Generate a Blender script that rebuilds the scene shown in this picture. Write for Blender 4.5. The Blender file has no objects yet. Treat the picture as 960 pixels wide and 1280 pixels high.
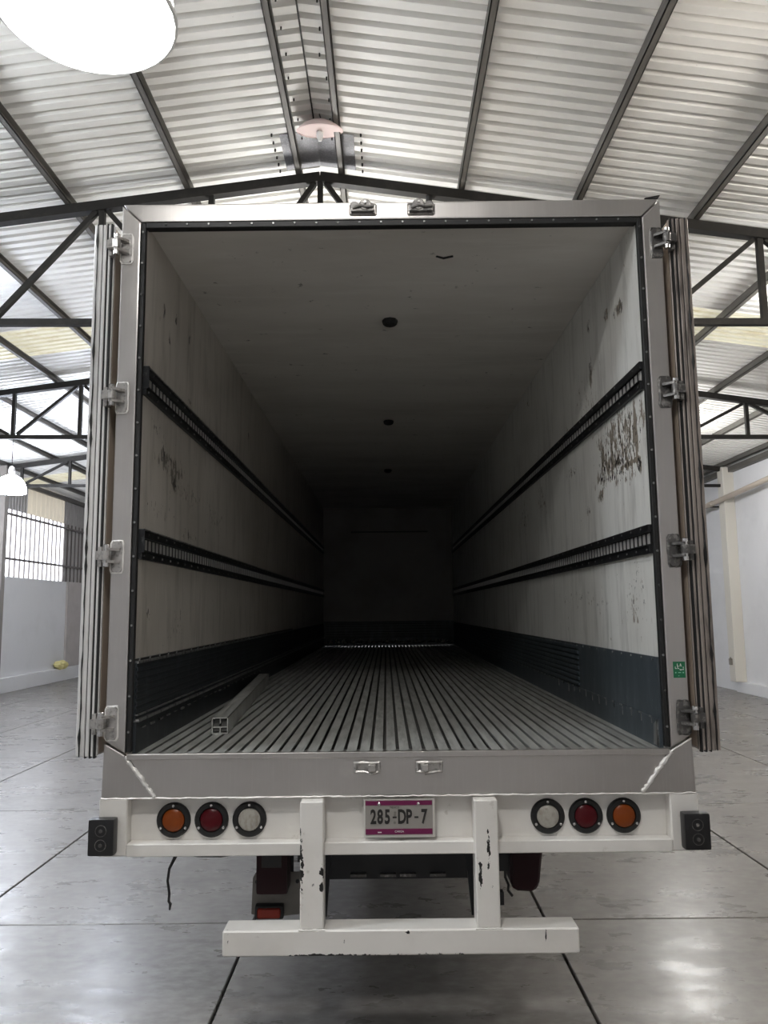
import bpy, bmesh, math, random
from mathutils import Vector, Matrix, Quaternion

scene = bpy.context.scene
COL = scene.collection
random.seed(11)
PI = math.pi

# ------------------------------------------------------------------ camera
CAM_LOC = Vector((-0.0458, -3.581, 1.93))
YAW, PITCH, ROLL, FPX = 0.0013, 0.1258, -0.0108, 972.33
_f = Vector((-math.sin(YAW) * math.cos(PITCH), math.cos(YAW) * math.cos(PITCH), math.sin(PITCH)))
_r = Vector((math.cos(YAW), math.sin(YAW), 0))
_u = _r.cross(_f)
_r2 = _r * math.cos(ROLL) + _u * math.sin(ROLL)
_u2 = _r2.cross(_f)
cam_data = bpy.data.cameras.new('camera')
cam = bpy.data.objects.new('camera', cam_data)
COL.objects.link(cam)
cam_data.sensor_fit = 'VERTICAL'
cam_data.sensor_height = 36.0
cam_data.lens = FPX / 1280.0 * 36.0
cam_data.clip_start = 0.05
cam_data.clip_end = 200
m3 = Matrix((_r2, _u2, -_f)).transposed()
cam.matrix_world = Matrix.Translation(CAM_LOC) @ m3.to_4x4()
scene.camera = cam

# ------------------------------------------------------------------ world, exposure
world = bpy.data.worlds.new('overcast_sky')
scene.world = world
world.use_nodes = True
_bg = world.node_tree.nodes['Background']
_bg.inputs['Color'].default_value = (0.86, 0.90, 1.0, 1)
_bg.inputs['Strength'].default_value = 1.2
scene.view_settings.view_transform = 'Standard'
scene.view_settings.look = 'None'
scene.view_settings.gamma = 1.0
scene.view_settings.exposure = 2.1
scene.view_settings.use_curve_mapping = False

LAMP_NEAR = 1.8      # radiance of the near dome lamp
LAMP_SIDE = 16.0     # of the side lamps, and base for the added unseen lamps
LAMP_FAR = 7.0

# ------------------------------------------------------------------ helpers
def tag(o, label=None, cat=None, group=None, kind=None):
    if label: o['label'] = label
    if cat: o['category'] = cat
    if group: o['group'] = group
    if kind: o['kind'] = kind
    return o

def empty(name, loc, label=None, cat=None, group=None, kind=None):
    o = bpy.data.objects.new(name, None)
    o.empty_display_size = 0.2
    COL.objects.link(o)
    o.location = loc
    return tag(o, label, cat, group, kind)

def adopt(o, parent):
    """parent without moving (parents here are only translated)"""
    if parent is not None:
        o.parent = parent
        off = Vector((0, 0, 0))
        p = parent
        while p is not None:
            off += Vector(p.location)
            p = p.parent
        o.location = Vector(o.location) - off
    return o

class MB:
    def __init__(self):
        self.v = []; self.f = []
    def add(self, vs, fs):
        n = len(self.v)
        self.v += [tuple(p) for p in vs]
        self.f += [tuple(i + n for i in q) for q in fs]
        return self
    def box(self, x0, x1, y0, y1, z0, z1):
        vs = [(x0,y0,z0),(x1,y0,z0),(x1,y1,z0),(x0,y1,z0),(x0,y0,z1),(x1,y0,z1),(x1,y1,z1),(x0,y1,z1)]
        return self.add(vs, [(0,3,2,1),(4,5,6,7),(0,1,5,4),(1,2,6,5),(2,3,7,6),(3,0,4,7)])
    def prism(self, poly, off):
        """closed polygon (list of 3D points) swept by off"""
        n = len(poly); off = Vector(off)
        vs = [Vector(p) for p in poly] + [Vector(p) + off for p in poly]
        fs = [tuple(range(n))[::-1], tuple(range(n, 2*n))]
        for i in range(n):
            j = (i + 1) % n
            fs.append((i, j, n + j, n + i))
        return self.add(vs, fs)
    def bar(self, p0, p1, w, h, up=(0, 0, 1)):
        """rectangular bar from p0 to p1; h measured along up"""
        p0 = Vector(p0); p1 = Vector(p1)
        d = (p1 - p0).normalized(); u = Vector(up)
        s = d.cross(u).normalized(); u = s.cross(d).normalized()
        a = s * w / 2; b = u * h / 2
        return self.prism([p0 - a - b, p0 + a - b, p0 + a + b, p0 - a + b], p1 - p0)
    def tube(self, pts, r, n=8, cap=True):
        pts = [Vector(p) for p in pts]
        rings = []; side = None
        for i, p in enumerate(pts):
            t = (pts[min(i+1, len(pts)-1)] - pts[max(i-1, 0)]).normalized()
            if side is None:
                ref = Vector((0,0,1)) if abs(t.z) < .9 else Vector((0,1,0))
                side = t.cross(ref).normalized()
            side = (side - t * side.dot(t)).normalized()
            b = t.cross(side)
            rr = r[i] if isinstance(r, (list, tuple)) else r
            rings.append([p + (side * math.cos(2*PI*k/n) + b * math.sin(2*PI*k/n)) * rr for k in range(n)])
        vs = [q for ring in rings for q in ring]; fs = []
        for i in range(len(pts)-1):
            for k in range(n):
                k2 = (k+1) % n
                fs.append((i*n+k, i*n+k2, (i+1)*n+k2, (i+1)*n+k))
        if cap:
            fs.append(tuple(range(n))[::-1]); fs.append(tuple((len(pts)-1)*n + k for k in range(n)))
        return self.add(vs, fs)
    def lathe(self, prof, center, axis='Z', n=24, close=False):
        """prof: list of (r, h) along axis"""
        c = Vector(center)
        def P(r, h, a):
            x, y = r*math.cos(a), r*math.sin(a)
            return c + {'Z': Vector((x, y, h)), 'Y': Vector((x, h, y)), 'X': Vector((h, x, y))}[axis]
        vs = []; fs = []
        for (r, h) in prof:
            for k in range(n): vs.append(P(r, h, 2*PI*k/n))
        m = len(prof)
        for i in range(m if close else m-1):
            for k in range(n):
                k2 = (k+1) % n; j = (i+1) % m
                fs.append((i*n+k, i*n+k2, j*n+k2, j*n+k))
        if not close:
            if prof[0][0] > 1e-6: fs.append(tuple(range(n))[::-1])
            if prof[-1][0] > 1e-6: fs.append(tuple((m-1)*n+k for k in range(n)))
        return self.add(vs, fs)
    def build(self, name, m, parent=None, bevel=0, smooth=False, origin=None, seg=1):
        me = bpy.data.meshes.new(name)
        bm = bmesh.new()
        o0 = Vector(origin) if origin is not None else Vector((0, 0, 0))
        vv = [bm.verts.new(Vector(p) - o0) for p in self.v]
        for q in self.f:
            try: bm.faces.new([vv[i] for i in q])
            except ValueError: pass
        bmesh.ops.remove_doubles(bm, verts=bm.verts, dist=1e-6)
        bmesh.ops.recalc_face_normals(bm, faces=bm.faces)
        if bevel:
            es = [e for e in bm.edges if len(e.link_faces) == 2 and e.calc_face_angle(0) > .5]
            bmesh.ops.bevel(bm, geom=es, offset=bevel, segments=seg, affect='EDGES', profile=.7)
        if smooth:
            for fc in bm.faces: fc.smooth = True
            for e in bm.edges:
                if len(e.link_faces) == 2 and e.calc_face_angle(0) > .7: e.smooth = False
        bm.to_mesh(me); bm.free()
        me.materials.append(m)
        o = bpy.data.objects.new(name, me)
        COL.objects.link(o)
        o.location = o0
        return adopt(o, parent)

def copy_tree(o, parent=None):
    c = o.copy(); COL.objects.link(c)
    if parent is not None: c.parent = parent
    for ch in list(o.children): copy_tree(ch, c)
    return c

def text_obj(body, size, loc, m, parent, name='lettering', depth=.0012, sx=1.0, align='CENTER', bold=0.0):
    cu = bpy.data.curves.new(name, 'FONT')
    cu.body = body; cu.size = size; cu.extrude = depth; cu.align_x = align; cu.align_y = 'CENTER'
    cu.resolution_u = 3; cu.offset = bold
    t = bpy.data.objects.new(name, cu); COL.objects.link(t)
    bpy.context.view_layer.update()
    me = bpy.data.meshes.new_from_object(t.evaluated_get(bpy.context.evaluated_depsgraph_get()))
    bpy.data.objects.remove(t)
    me.transform(Matrix.Diagonal((sx, 1, 1, 1)))
    me.transform(Matrix.Rotation(PI/2, 4, 'X'))
    me.materials.clear(); me.materials.append(m)
    o = bpy.data.objects.new(name, me); COL.objects.link(o); o.location = loc
    return adopt(o, parent)

# ------------------------------------------------------------------ materials
def mat(name, base, rough=.5, metal=0.0, layers=(), bump=None, rnd=0.0, trans=0.0, rvar=None, spec=None, coat=0.0, aniso=None):
    m = bpy.data.materials.new(name); m.use_nodes = True
    nt = m.node_tree; N = nt.nodes; L = nt.links
    b = N['Principled BSDF']
    b.inputs['Roughness'].default_value = rough
    b.inputs['Metallic'].default_value = metal
    if spec is not None: b.inputs['Specular IOR Level'].default_value = spec
    if coat: b.inputs['Coat Weight'].default_value = coat; b.inputs['Coat Roughness'].default_value = .12
    geo = N.new('ShaderNodeNewGeometry')
    def noise(s, sc, d, off=0.0, kind='N'):
        mp = N.new('ShaderNodeMapping')
        mp.inputs['Scale'].default_value = s; mp.inputs['Location'].default_value = (off, off*.7, off*1.3)
        L.new(geo.outputs['Position'], mp.inputs['Vector'])
        n = N.new('ShaderNodeTexNoise'); n.inputs['Scale'].default_value = sc; n.inputs['Detail'].default_value = d
        n.inputs['Roughness'].default_value = .6
        L.new(mp.outputs['Vector'], n.inputs['Vector'])
        return n.outputs['Fac']
    rgb = N.new('ShaderNodeRGB'); rgb.outputs[0].default_value = (*base, 1)
    col = rgb.outputs[0]
    if rnd:
        oi = N.new('ShaderNodeObjectInfo')
        mr = N.new('ShaderNodeMapRange'); mr.inputs['To Min'].default_value = 1-rnd; mr.inputs['To Max'].default_value = 1+rnd
        L.new(oi.outputs['Random'], mr.inputs['Value'])
        vm = N.new('ShaderNodeVectorMath'); vm.operation = 'SCALE'
        L.new(col, vm.inputs[0]); L.new(mr.outputs[0], vm.inputs['Scale']); col = vm.outputs[0]
    rsock = None
    for i, l in enumerate(layers):
        fac = noise(l.get('s', (1,1,1)), l.get('n', 5), l.get('d', 4), l.get('o', i*3.7+1))
        for (c, r, amp) in l.get('spots', ()):
            a = N.new('ShaderNodeVectorMath'); a.operation = 'SUBTRACT'; a.inputs[1].default_value = c
            L.new(geo.outputs['Position'], a.inputs[0])
            dv = N.new('ShaderNodeVectorMath'); dv.operation = 'DIVIDE'; dv.inputs[1].default_value = r
            L.new(a.outputs[0], dv.inputs[0])
            ln = N.new('ShaderNodeVectorMath'); ln.operation = 'LENGTH'; L.new(dv.outputs[0], ln.inputs[0])
            mr = N.new('ShaderNodeMapRange'); mr.inputs['From Min'].default_value = 1.0; mr.inputs['From Max'].default_value = .35
            mr.inputs['To Max'].default_value = amp; L.new(ln.outputs['Value'], mr.inputs['Value'])
            ad = N.new('ShaderNodeMath'); ad.operation = 'ADD'; L.new(fac, ad.inputs[0]); L.new(mr.outputs[0], ad.inputs[1])
            fac = ad.outputs[0]
        mr = N.new('ShaderNodeMapRange')
        mr.inputs['From Min'].default_value = l['lo']; mr.inputs['From Max'].default_value = l['hi']
        mr.inputs['To Max'].default_value = l.get('f', 1.0)
        L.new(fac, mr.inputs['Value'])
        mx = N.new('ShaderNodeMix'); mx.data_type = 'RGBA'
        L.new(mr.outputs[0], mx.inputs['Factor']); L.new(col, mx.inputs['A']); mx.inputs['B'].default_value = (*l['col'], 1)
        col = mx.outputs['Result']
        if 'rough' in l:
            mf = N.new('ShaderNodeMix'); mf.data_type = 'FLOAT'
            L.new(mr.outputs[0], mf.inputs['Factor'])
            if rsock is None: mf.inputs['A'].default_value = rough
            else: L.new(rsock, mf.inputs['A'])
            mf.inputs['B'].default_value = l['rough']; rsock = mf.outputs['Result']
    if rvar:
        fac = noise(rvar[0], rvar[1], 4, 9.1)
        mr = N.new('ShaderNodeMapRange'); mr.inputs['From Min'].default_value = .3; mr.inputs['From Max'].default_value = .7
        mr.inputs['To Min'].default_value = rvar[2]; mr.inputs['To Max'].default_value = rvar[3]
        L.new(fac, mr.inputs['Value']); rsock = mr.outputs[0]
    if rsock is not None: L.new(rsock, b.inputs['Roughness'])
    L.new(col, b.inputs['Base Color'])
    if bump:
        fac = noise(bump[0], bump[1], 4, 5.5)
        bp = N.new('ShaderNodeBump'); bp.inputs['Strength'].default_value = bump[2]; bp.inputs['Distance'].default_value = bump[3]
        L.new(fac, bp.inputs['Height']); L.new(bp.outputs[0], b.inputs['Normal'])
    if trans:
        out = N['Material Output']
        tr = N.new('ShaderNodeBsdfTranslucent'); L.new(col, tr.inputs['Color'])
        ms = N.new('ShaderNodeMixShader'); ms.inputs[0].default_value = trans
        L.new(b.outputs[0], ms.inputs[1]); L.new(tr.outputs[0], ms.inputs[2]); L.new(ms.outputs[0], out.inputs['Surface'])
    return m

def emit(name, col, strength):
    m = bpy.data.materials.new(name); m.use_nodes = True
    nt = m.node_tree; nt.nodes.remove(nt.nodes['Principled BSDF'])
    e = nt.nodes.new('ShaderNodeEmission'); e.inputs[0].default_value = (*col, 1); e.inputs[1].default_value = strength
    nt.links.new(e.outputs[0], nt.nodes['Material Output'].inputs['Surface'])
    return m

M = {}
M['slab'] = mat('polished_concrete', (.185,.172,.158), .34, rnd=.05, spec=.6,
    layers=[dict(n=.9,d=5,lo=.3,hi=.75,col=(.125,.115,.106),f=.9),
            dict(s=(1,2.2,1),n=2.4,d=5,lo=.30,hi=.85,col=(.27,.255,.24),f=.8),
            dict(s=(1,1.6,1),n=11,d=6,lo=.42,hi=.85,col=(.36,.35,.33),f=.7,spots=[((1.55,.5,0),(.45,.55,1),.24),((-1.3,1.2,0),(1.3,1.3,1),.06)]),
            dict(s=(1,1,1),n=34,d=3,lo=.745,hi=.775,col=(.05,.045,.04),f=.8)],
    rvar=((1,2,1),3.0,.24,.38))
M['joint'] = mat('joint_filler', (.025,.024,.022), .9)
M['wallwhite'] = mat('white_wall_paint', (.78,.78,.79), .7, layers=[dict(n=1.3,d=5,lo=.5,hi=.8,col=(.66,.66,.66),f=.6)], bump=((1,1,1),20,.05,.01))
M['pilaster'] = mat('dull_wall_plaster', (.50,.46,.44), .8, layers=[dict(n=3,lo=.4,hi=.8,col=(.40,.37,.35),f=.7)])
M['cream'] = mat('cream_column_paint', (.70,.67,.60), .55)
M['pipe'] = mat('beige_pipe_plastic', (.50,.43,.36), .45)
M['galv'] = mat('galvanised_sheet', (.80,.79,.76), .5, .0, rnd=.05,
    layers=[dict(s=(1,1,1),n=1.1,d=5,lo=.45,hi=.75,col=(.66,.64,.60),f=.7), dict(s=(.3,6,1),n=6,d=5,lo=.55,hi=.8,col=(.84,.83,.80),f=.6),
            dict(n=55,d=2,lo=.76,hi=.80,col=(.10,.08,.06),f=.8)])
M['patch'] = mat('grey_galvanised_plate', (.15,.15,.165), .5, .1, layers=[dict(n=60,d=3,lo=.5,hi=.62,col=(.26,.26,.27),f=.7),dict(n=4,d=3,lo=.5,hi=.8,col=(.21,.205,.215),f=.7)])
M['skylight'] = mat('cream_translucent_sheet', (.55,.515,.39), .5, trans=.30, layers=[dict(s=(1,1,1),n=4,d=6,lo=.5,hi=.75,col=(.40,.32,.18),f=.8)])
M['cladding_cream'] = mat('cream_translucent_cladding', (.60,.53,.41), .5, trans=.16, layers=[dict(n=4,lo=.5,hi=.8,col=(.60,.52,.40),f=.6)])
M['cladding'] = mat('grey_corrugated_cladding', (.42,.40,.39), .55, .2, layers=[dict(n=3,lo=.45,hi=.8,col=(.32,.30,.29),f=.7)])
M['steel_dark'] = mat('dark_painted_steel', (.020,.0185,.0165), .6, spec=.25, layers=[dict(n=9,d=4,lo=.5,hi=.75,col=(.038,.034,.029),f=.7)])
M['purlin'] = mat('grey_purlin_steel', (.105,.098,.087), .55, .1, layers=[dict(s=(3,.4,3),n=6,d=5,lo=.45,hi=.75,col=(.17,.16,.14),f=.8)])
M['column'] = mat('column_steel', (.22,.20,.18), .55)
M['grille'] = mat('grille_steel', (.16,.14,.13), .5, .2)
SPOT_L = [((-1.197,.35,3.50),(.1,.03,.06),.25),((-1.197,.58,3.545),(.1,.025,.05),.25),((-1.197,.46,3.39),(.1,.025,.05),.25),((-1.197,.88,3.54),(.1,.03,.05),.25),
          ((-1.197,.91,3.17),(.1,.05,.03),.22),((-1.197,2.9,3.42),(.1,.05,.05),.22),((-1.197,.26,2.86),(.1,.15,.05),.12),((-1.197,.50,2.72),(.1,.35,.07),.13),((-1.197,.41,2.78),(.1,.05,.10),.13),
          ((-1.197,.62,2.62),(.1,.07,.06),.15),((-1.197,.9,2.62),(.1,.5,.10),.11),((-1.197,.36,2.45),(.1,.4,.05),.10),((-1.197,1.7,2.58),(.1,.5,.06),.10),((-1.197,.95,2.37),(.1,.2,.05),.16),((-1.197,.21,1.92),(.1,.04,.05),.2),((-1.197,.72,1.85),(.1,.2,.12),.10)]
SPOT_R = [((1.197,.33,3.49),(.1,.06,.06),.26),((1.197,.59,3.545),(.1,.05,.05),.22),((1.197,.42,3.50),(.1,.06,.04),.18),((1.197,.96,3.615),(.1,.04,.06),.24),
          ((1.197,.95,3.35),(.1,.05,.12),.18),((1.197,1.04,3.2),(.1,.35,.20),.07),((1.197,2.95,3.68),(.1,.08,.06),.18),((1.197,1.6,3.1),(.1,.05,.06),.2),
          ((1.197,.42,2.80),(.1,.55,.26),.145),((1.197,.55,2.66),(.1,.45,.10),.10),((1.197,.80,2.70),(.1,.10,.16),.12),((1.197,.16,2.62),(.1,.04,.05),.24),((1.197,.85,2.56),(.1,.08,.04),.22),((1.197,1.15,2.52),(.1,.09,.04),.2),
          ((1.197,1.5,2.82),(.1,.2,.05),.14),((1.197,3.3,2.72),(.1,.30,.20),.11),((1.197,2.5,2.78),(.1,.25,.15),.10),((1.197,.3,2.0),(.1,.25,.22),.10),((1.197,1.5,2.0),(.1,.6,.05),.10),((1.197,.9,1.95),(.1,.3,.05),.08)]
def panel_mat(name, base, streak, spots, brown, rust=()):
    return mat(name, base, .42, layers=[
        dict(s=(1,1,1),n=1.1,d=4,lo=.4,hi=.75,col=streak,f=.7),
        dict(s=(2,2.2,.35),n=5,d=5,lo=.50,hi=.78,col=tuple(c*.66 for c in streak),f=.85),
        dict(s=(2,5,.5),n=6,d=5,lo=.55,hi=.8,col=tuple(min(1,c*1.18) for c in base),f=.6),
        dict(s=(1,1.3,.6),n=22,d=5,lo=.69,hi=.74,col=brown,f=.85,spots=[(c,(r[0],r[1]*1.25,r[2]*1.25),a*.9) for c,r,a in spots] + list(rust)),
        dict(s=(1,1.4,.7),n=38,d=4,lo=.715,hi=.745,col=(.015,.014,.013),f=1,spots=spots)],
        bump=((1,1,1),14,.06,.01))
M['panel_l'] = panel_mat('stained_panel_left_shaded', (.58,.54,.49), (.44,.405,.355), SPOT_L, (.14,.12,.095), [((-1.197,.55,2.70),(.1,.40,.10),.09),((-1.197,1.6,2.50),(.1,.5,.08),.09)])  # base darker than the right panel, for shade; stains and chips are wear
M['panel_r'] = panel_mat('stained_panel_right_lit', (.84,.84,.81), (.68,.67,.63), SPOT_R, (.20,.155,.105),  # paler base carries the light falling on this side
    [((1.197,.185,2.80),(.1,.035,.17),.30),((1.197,.30,2.655),(.1,.20,.02),.22),((1.197,.42,2.86),(.1,.50,.20),.07),((1.197,.60,2.70),(.1,.03,.10),.22),((1.197,.95,3.12),(.1,.20,.22),.09)])
M['panel_c'] = mat('stained_ceiling_panel', (.78,.745,.70), .5, layers=[dict(s=(.5,1.5,1),n=1.4,d=5,lo=.42,hi=.75,col=(.60,.565,.52),f=.85),dict(s=(.4,3,1),n=5,d=6,lo=.54,hi=.75,col=(.86,.84,.80),f=.5),dict(s=(1,1,1),n=13,d=5,lo=.67,hi=.74,col=(.12,.105,.09),f=.8)])
M['panel_f'] = mat('stained_front_panel_shaded', (.28,.265,.245), .5, layers=[dict(n=1.5,d=6,lo=.42,hi=.7,col=(.22,.205,.185),f=.9)])  # base lowered so the colour itself holds the deep end's darkness
M['outer'] = mat('trailer_outer_skin', (.62,.52,.42), .45, .0, layers=[dict(n=1.4,lo=.4,hi=.7,col=(.50,.40,.32),f=.6)])
M['stainless'] = mat('brushed_stainless_steel', (.60,.575,.555), .33, .95, layers=[dict(n=1.7,d=4,lo=.45,hi=.75,col=(.50,.475,.455),f=.8),dict(s=(40,3,1.2),n=3,d=4,lo=.5,hi=.9,col=(.66,.64,.62),f=.6)], rvar=((1,1,1),2.5,.28,.40))
M['alu'] = mat('door_edge_aluminium', (.80,.79,.78), .40, .35, layers=[dict(s=(9,9,.6),n=3,d=5,lo=.55,hi=.75,col=(.45,.42,.40),f=.6)])
M['alu_brown'] = mat('brown_door_edge', (.34,.295,.265), .45, .3, layers=[dict(s=(9,9,.8),n=4,d=6,lo=.5,hi=.68,col=(.05,.04,.035),f=.9)])  # browner, darker metal for the right door's edge strips
M['rubber'] = mat('black_rubber', (.012,.012,.012), .55, layers=[dict(n=30,lo=.6,hi=.8,col=(.05,.05,.05),f=.5)])
M['rubber_gloss'] = mat('black_bumper_rubber', (.014,.014,.015), .35, bump=((1,1,1),60,.15,.004))
M['weld'] = mat('rough_weld_bead', (.86,.84,.81), .42, .25, bump=((1,1,1),90,.5,.006))
M['castmetal'] = mat('worn_dark_cast_metal', (.14,.135,.13), .4, .75, layers=[dict(n=40,d=4,lo=.5,hi=.7,col=(.50,.48,.45),f=.7)], bump=((1,1,1),70,.3,.004))
M['castlight'] = mat('bright_cast_metal', (.55,.53,.51), .34, .8, layers=[dict(n=45,d=4,lo=.5,hi=.7,col=(.20,.19,.18),f=.8)], bump=((1,1,1),70,.35,.004))
M['chrome'] = mat('pin_steel', (.72,.71,.70), .22, 1.0)
M['kick'] = mat('dark_scuffed_kick_plate', (.028,.033,.038), .42, .2, layers=[dict(s=(2,2.2,.7),n=5,d=6,lo=.5,hi=.8,col=(.085,.097,.108),f=.8),dict(s=(1,3,1.4),n=16,d=6,lo=.66,hi=.74,col=(.22,.23,.24),f=.6)])
M['kick_right'] = mat('slate_blue_kick_plate', (.062,.078,.092), .40, .15, layers=[dict(s=(2,2.2,.7),n=5,d=6,lo=.45,hi=.8,col=(.13,.15,.165),f=.8),dict(s=(1,3,1.0),n=14,d=6,lo=.64,hi=.73,col=(.30,.31,.32),f=.6)])
M['rail_dark'] = mat('dark_track_metal', (.022,.023,.025), .38, .5, layers=[dict(s=(1,2,1),n=30,d=4,lo=.6,hi=.75,col=(.20,.20,.20),f=.5)])
M['rail_bright'] = mat('bright_track_rung_metal', (.72,.71,.69), .4, .5)
M['edge_trim'] = mat('scraped_edge_trim', (.34,.34,.335), .36, .7, layers=[dict(s=(1,6,1),n=9,d=5,lo=.5,hi=.62,col=(.03,.03,.03),f=.9)])
M['floor_alu'] = mat('worn_floor_aluminium', (.52,.525,.50), .46, .4, rnd=.10, layers=[dict(s=(9,1.2,1),n=3,d=6,lo=.42,hi=.72,col=(.27,.272,.255),f=.8),dict(s=(14,5,1),n=6,d=6,lo=.66,hi=.76,col=(.60,.60,.57),f=.5)])
M['groove'] = mat('dark_floor_groove', (.09,.09,.085), .8)  # dark tone of the pan between the floor rails
M['torn'] = mat('torn_bright_sheet_metal', (.6,.57,.52), .35, .6, layers=[dict(n=22,d=5,lo=.45,hi=.55,col=(.02,.02,.02),f=1)])
CH = [((-.38,-.05,1.0),(.06,.2,.16),.07),((-.38,-.05,.72),(.08,.2,.10),.06),((-.36,-.1,.745),(.03,.2,.035),.2),((-.425,-.05,.83),(.018,.2,.22),.30),((-.335,-.05,.80),(.016,.2,.10),.26),
      ((.385,-.1,.90),(.016,.2,.17),.30),((.35,-.1,.80),(.018,.2,.12),.28),((.40,-.1,.74),(.02,.2,.04),.15),
      ((-.34,-.1,.475),(.22,.2,.016),.28),((.0,-.1,.475),(.6,.2,.016),.2),((-.24,-.1,.545),(.012,.2,.03),.25),((.05,-.1,.565),(.09,.2,.012),.18),((-.745,-.1,.54),(.03,.2,.06),.13),((.62,-.1,.55),(.006,.2,.03),.3),((-.42,-.1,.53),(.004,.2,.05),.2)]
M['whitepaint'] = mat('chipped_white_paint', (.87,.845,.805), .36, coat=.2, layers=[dict(n=2.2,d=5,lo=.45,hi=.75,col=(.68,.65,.60),f=.6),dict(n=11,d=6,lo=.66,hi=.74,col=(.45,.40,.34),f=.6),
    dict(s=(1.2,1,.7),n=40,d=4,lo=.76,hi=.775,col=(.012,.011,.010),f=1,rough=.8,spots=CH)], bump=((1,1,1),12,.05,.01))
M['amber'] = mat('amber_lens', (.25,.05,.003), .3, spec=.35, bump=((1,1,1),90,.2,.003))
M['red'] = mat('red_lens', (.085,.001,.005), .32, spec=.3, bump=((1,1,1),90,.2,.003))
M['darkred'] = mat('dark_red_lens', (.016,.002,.004), .4, spec=.2)
M['redorange'] = mat('red_orange_lens', (.20,.02,.01), .25, spec=.6)
M['clear'] = mat('clear_lens', (.46,.44,.39), .2, spec=.7, layers=[dict(s=(1,1,.5),n=55,d=3,lo=.45,hi=.65,col=(.33,.30,.25),f=.8)], bump=((1,1,1),120,.6,.004))
M['chassis'] = mat('black_chassis_steel', (.016,.017,.019), .5, layers=[dict(s=(3,1,.6),n=8,d=5,lo=.66,hi=.74,col=(.20,.20,.19),f=.6)])
M['greyplate'] = mat('dull_grey_bracket_steel', (.22,.205,.185), .55, layers=[dict(n=14,lo=.5,hi=.8,col=(.13,.115,.10),f=.8)])
M['plate_bg'] = mat('licence_plate_grey', (.33,.31,.285), .4, layers=[dict(n=30,d=5,lo=.5,hi=.75,col=(.36,.34,.31),f=.7)])
M['magenta'] = mat('licence_plate_magenta', (.17,.008,.075), .4, layers=[dict(n=16,lo=.55,hi=.75,col=(.12,.01,.05),f=.7)])
M['ink'] = mat('black_plate_ink', (.02,.018,.017), .5)
M['whiteink'] = mat('white_print', (.80,.80,.78), .5)
M['paleink'] = mat('pale_green_print', (.30,.62,.45), .5)
M['plate_backing'] = mat('pale_plate_backing', (.70,.68,.64), .5)  # pale board behind the licence plate
M['green'] = mat('green_sticker', (.008,.16,.065), .4)
M['wheel'] = mat('tyre_rubber', (.02,.02,.02), .8)
M['wire'] = mat('black_cable_sheath', (.012,.012,.012), .5)
M['lampwhite'] = mat('pinkish_white_enamel', (.85,.68,.65), .4)
M['yellow'] = mat('pale_yellow_cloth', (.78,.70,.32), .8)
M['wood'] = M['pilaster']
def lamp_mats(tagname, col, s, k=2.0):
    return (emit('lit_diffuser_' + tagname, col, s), emit('lit_acrylic_dome_' + tagname, col, s * k))

# ------------------------------------------------------------------ hall
RX, RZ, SL, SR = -.68, 6.44, .126, .149      # ridge x, height of chord tops at the ridge, left and right slopes
def zc(x): return RZ - (SR*(x-RX) if x > RX else SL*(RX-x))
Y0, Y1 = -9.0, 21.0
XL, XR = -9.6, 8.05

# floor: joint bed plus slabs
fl = MB().box(XL-.15, XR+.15, Y0, Y1, -.20, -.03).build('floor', M['joint'])
tag(fl, kind='structure')
xs = [XL+.0] + [-.9+1.83*k for k in range(-4, 5)] + [XR]
ys = [Y0] + [1.57+2.85*k for k in range(-3, 7)] + [Y1]
slabs = {}
for i in range(len(xs)-1):
    for j in range(len(ys)-1):
        w, d = xs[i+1]-xs[i]-.016, ys[j+1]-ys[j]-.014
        key = (round(w, 3), round(d, 3)); c = ((xs[i]+xs[i+1])/2, (ys[j]+ys[j+1])/2, 0)
        if key not in slabs:
            o = MB().box(c[0]-w/2, c[0]+w/2, c[1]-d/2, c[1]+d/2, -.03, 0).build('floor_slab', M['slab'], fl, bevel=.004, origin=c)
            slabs[key] = o
        else:
            o = slabs[key].copy(); COL.objects.link(o); o.location = c

# side walls
wl = MB().box(XL-.15, XL, Y0, Y1, 0, 2.88).build('wall_left', M['wallwhite']); tag(wl, kind='structure')
tag(MB().box(XL, XL+.12, Y0, 20.4, 0, .37).build('baseboard_left', M['wallwhite'], bevel=.01), kind='structure')
MB().box(XL, XL+.06, 19.75, Y1, .37, 2.88).build('pilaster', M['pilaster'], wl)
wr = MB().box(XR, XR+.15, Y0, Y1, 0, 5.38).build('wall_right', M['wallwhite']); tag(wr, kind='structure')
tag(MB().box(XR-.10, XR, Y0, 14.6, 0, .245).build('baseboard_right', M['wallwhite'], bevel=.01), kind='structure')
tag(MB().box(XL-.15, XR+.15, Y1, Y1+.15, 0, 6.6).build('wall_back', M['wallwhite']), kind='structure')
wf = MB().box(XL-.15, XR+.15, Y0-.15, Y0, 0, 6.6).build('wall_front', M['wallwhite'])
tag(wf, kind='structure')

def corrugated(name, y0, y1, z0, z1, x, m, parent, pitch=.16, depth=.028):
    mb = MB(); n = max(1, int(round((y1-y0)/pitch))); p = (y1-y0)/n
    prof = []
    for k in range(n):
        a = y0 + k*p
        prof += [(x, a), (x, a+p*.38), (x-depth, a+p*.5), (x-depth, a+p*.88)]
    prof.append((x, y1))
    vs = [(px, py, z0) for px, py in prof] + [(px, py, z1) for px, py in prof]
    q = len(prof)
    mb.add(vs, [(i, i+1, q+i+1, q+i) for i in range(q-1)])
    return mb.build(name, m, parent)
OPEN0 = 7.0
EAVE_L = zc(XL) + .10
yy = 17.0
corrugated('translucent_sheet', 17.05, 18.2, 4.60, EAVE_L+.02, XL-.02, M['cladding_cream'], wl, .26, .02)
corrugated('translucent_sheet', 18.2, 19.45, 4.60, EAVE_L+.02, XL-.02, M['cladding_cream'], wl, .26, .02)
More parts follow.
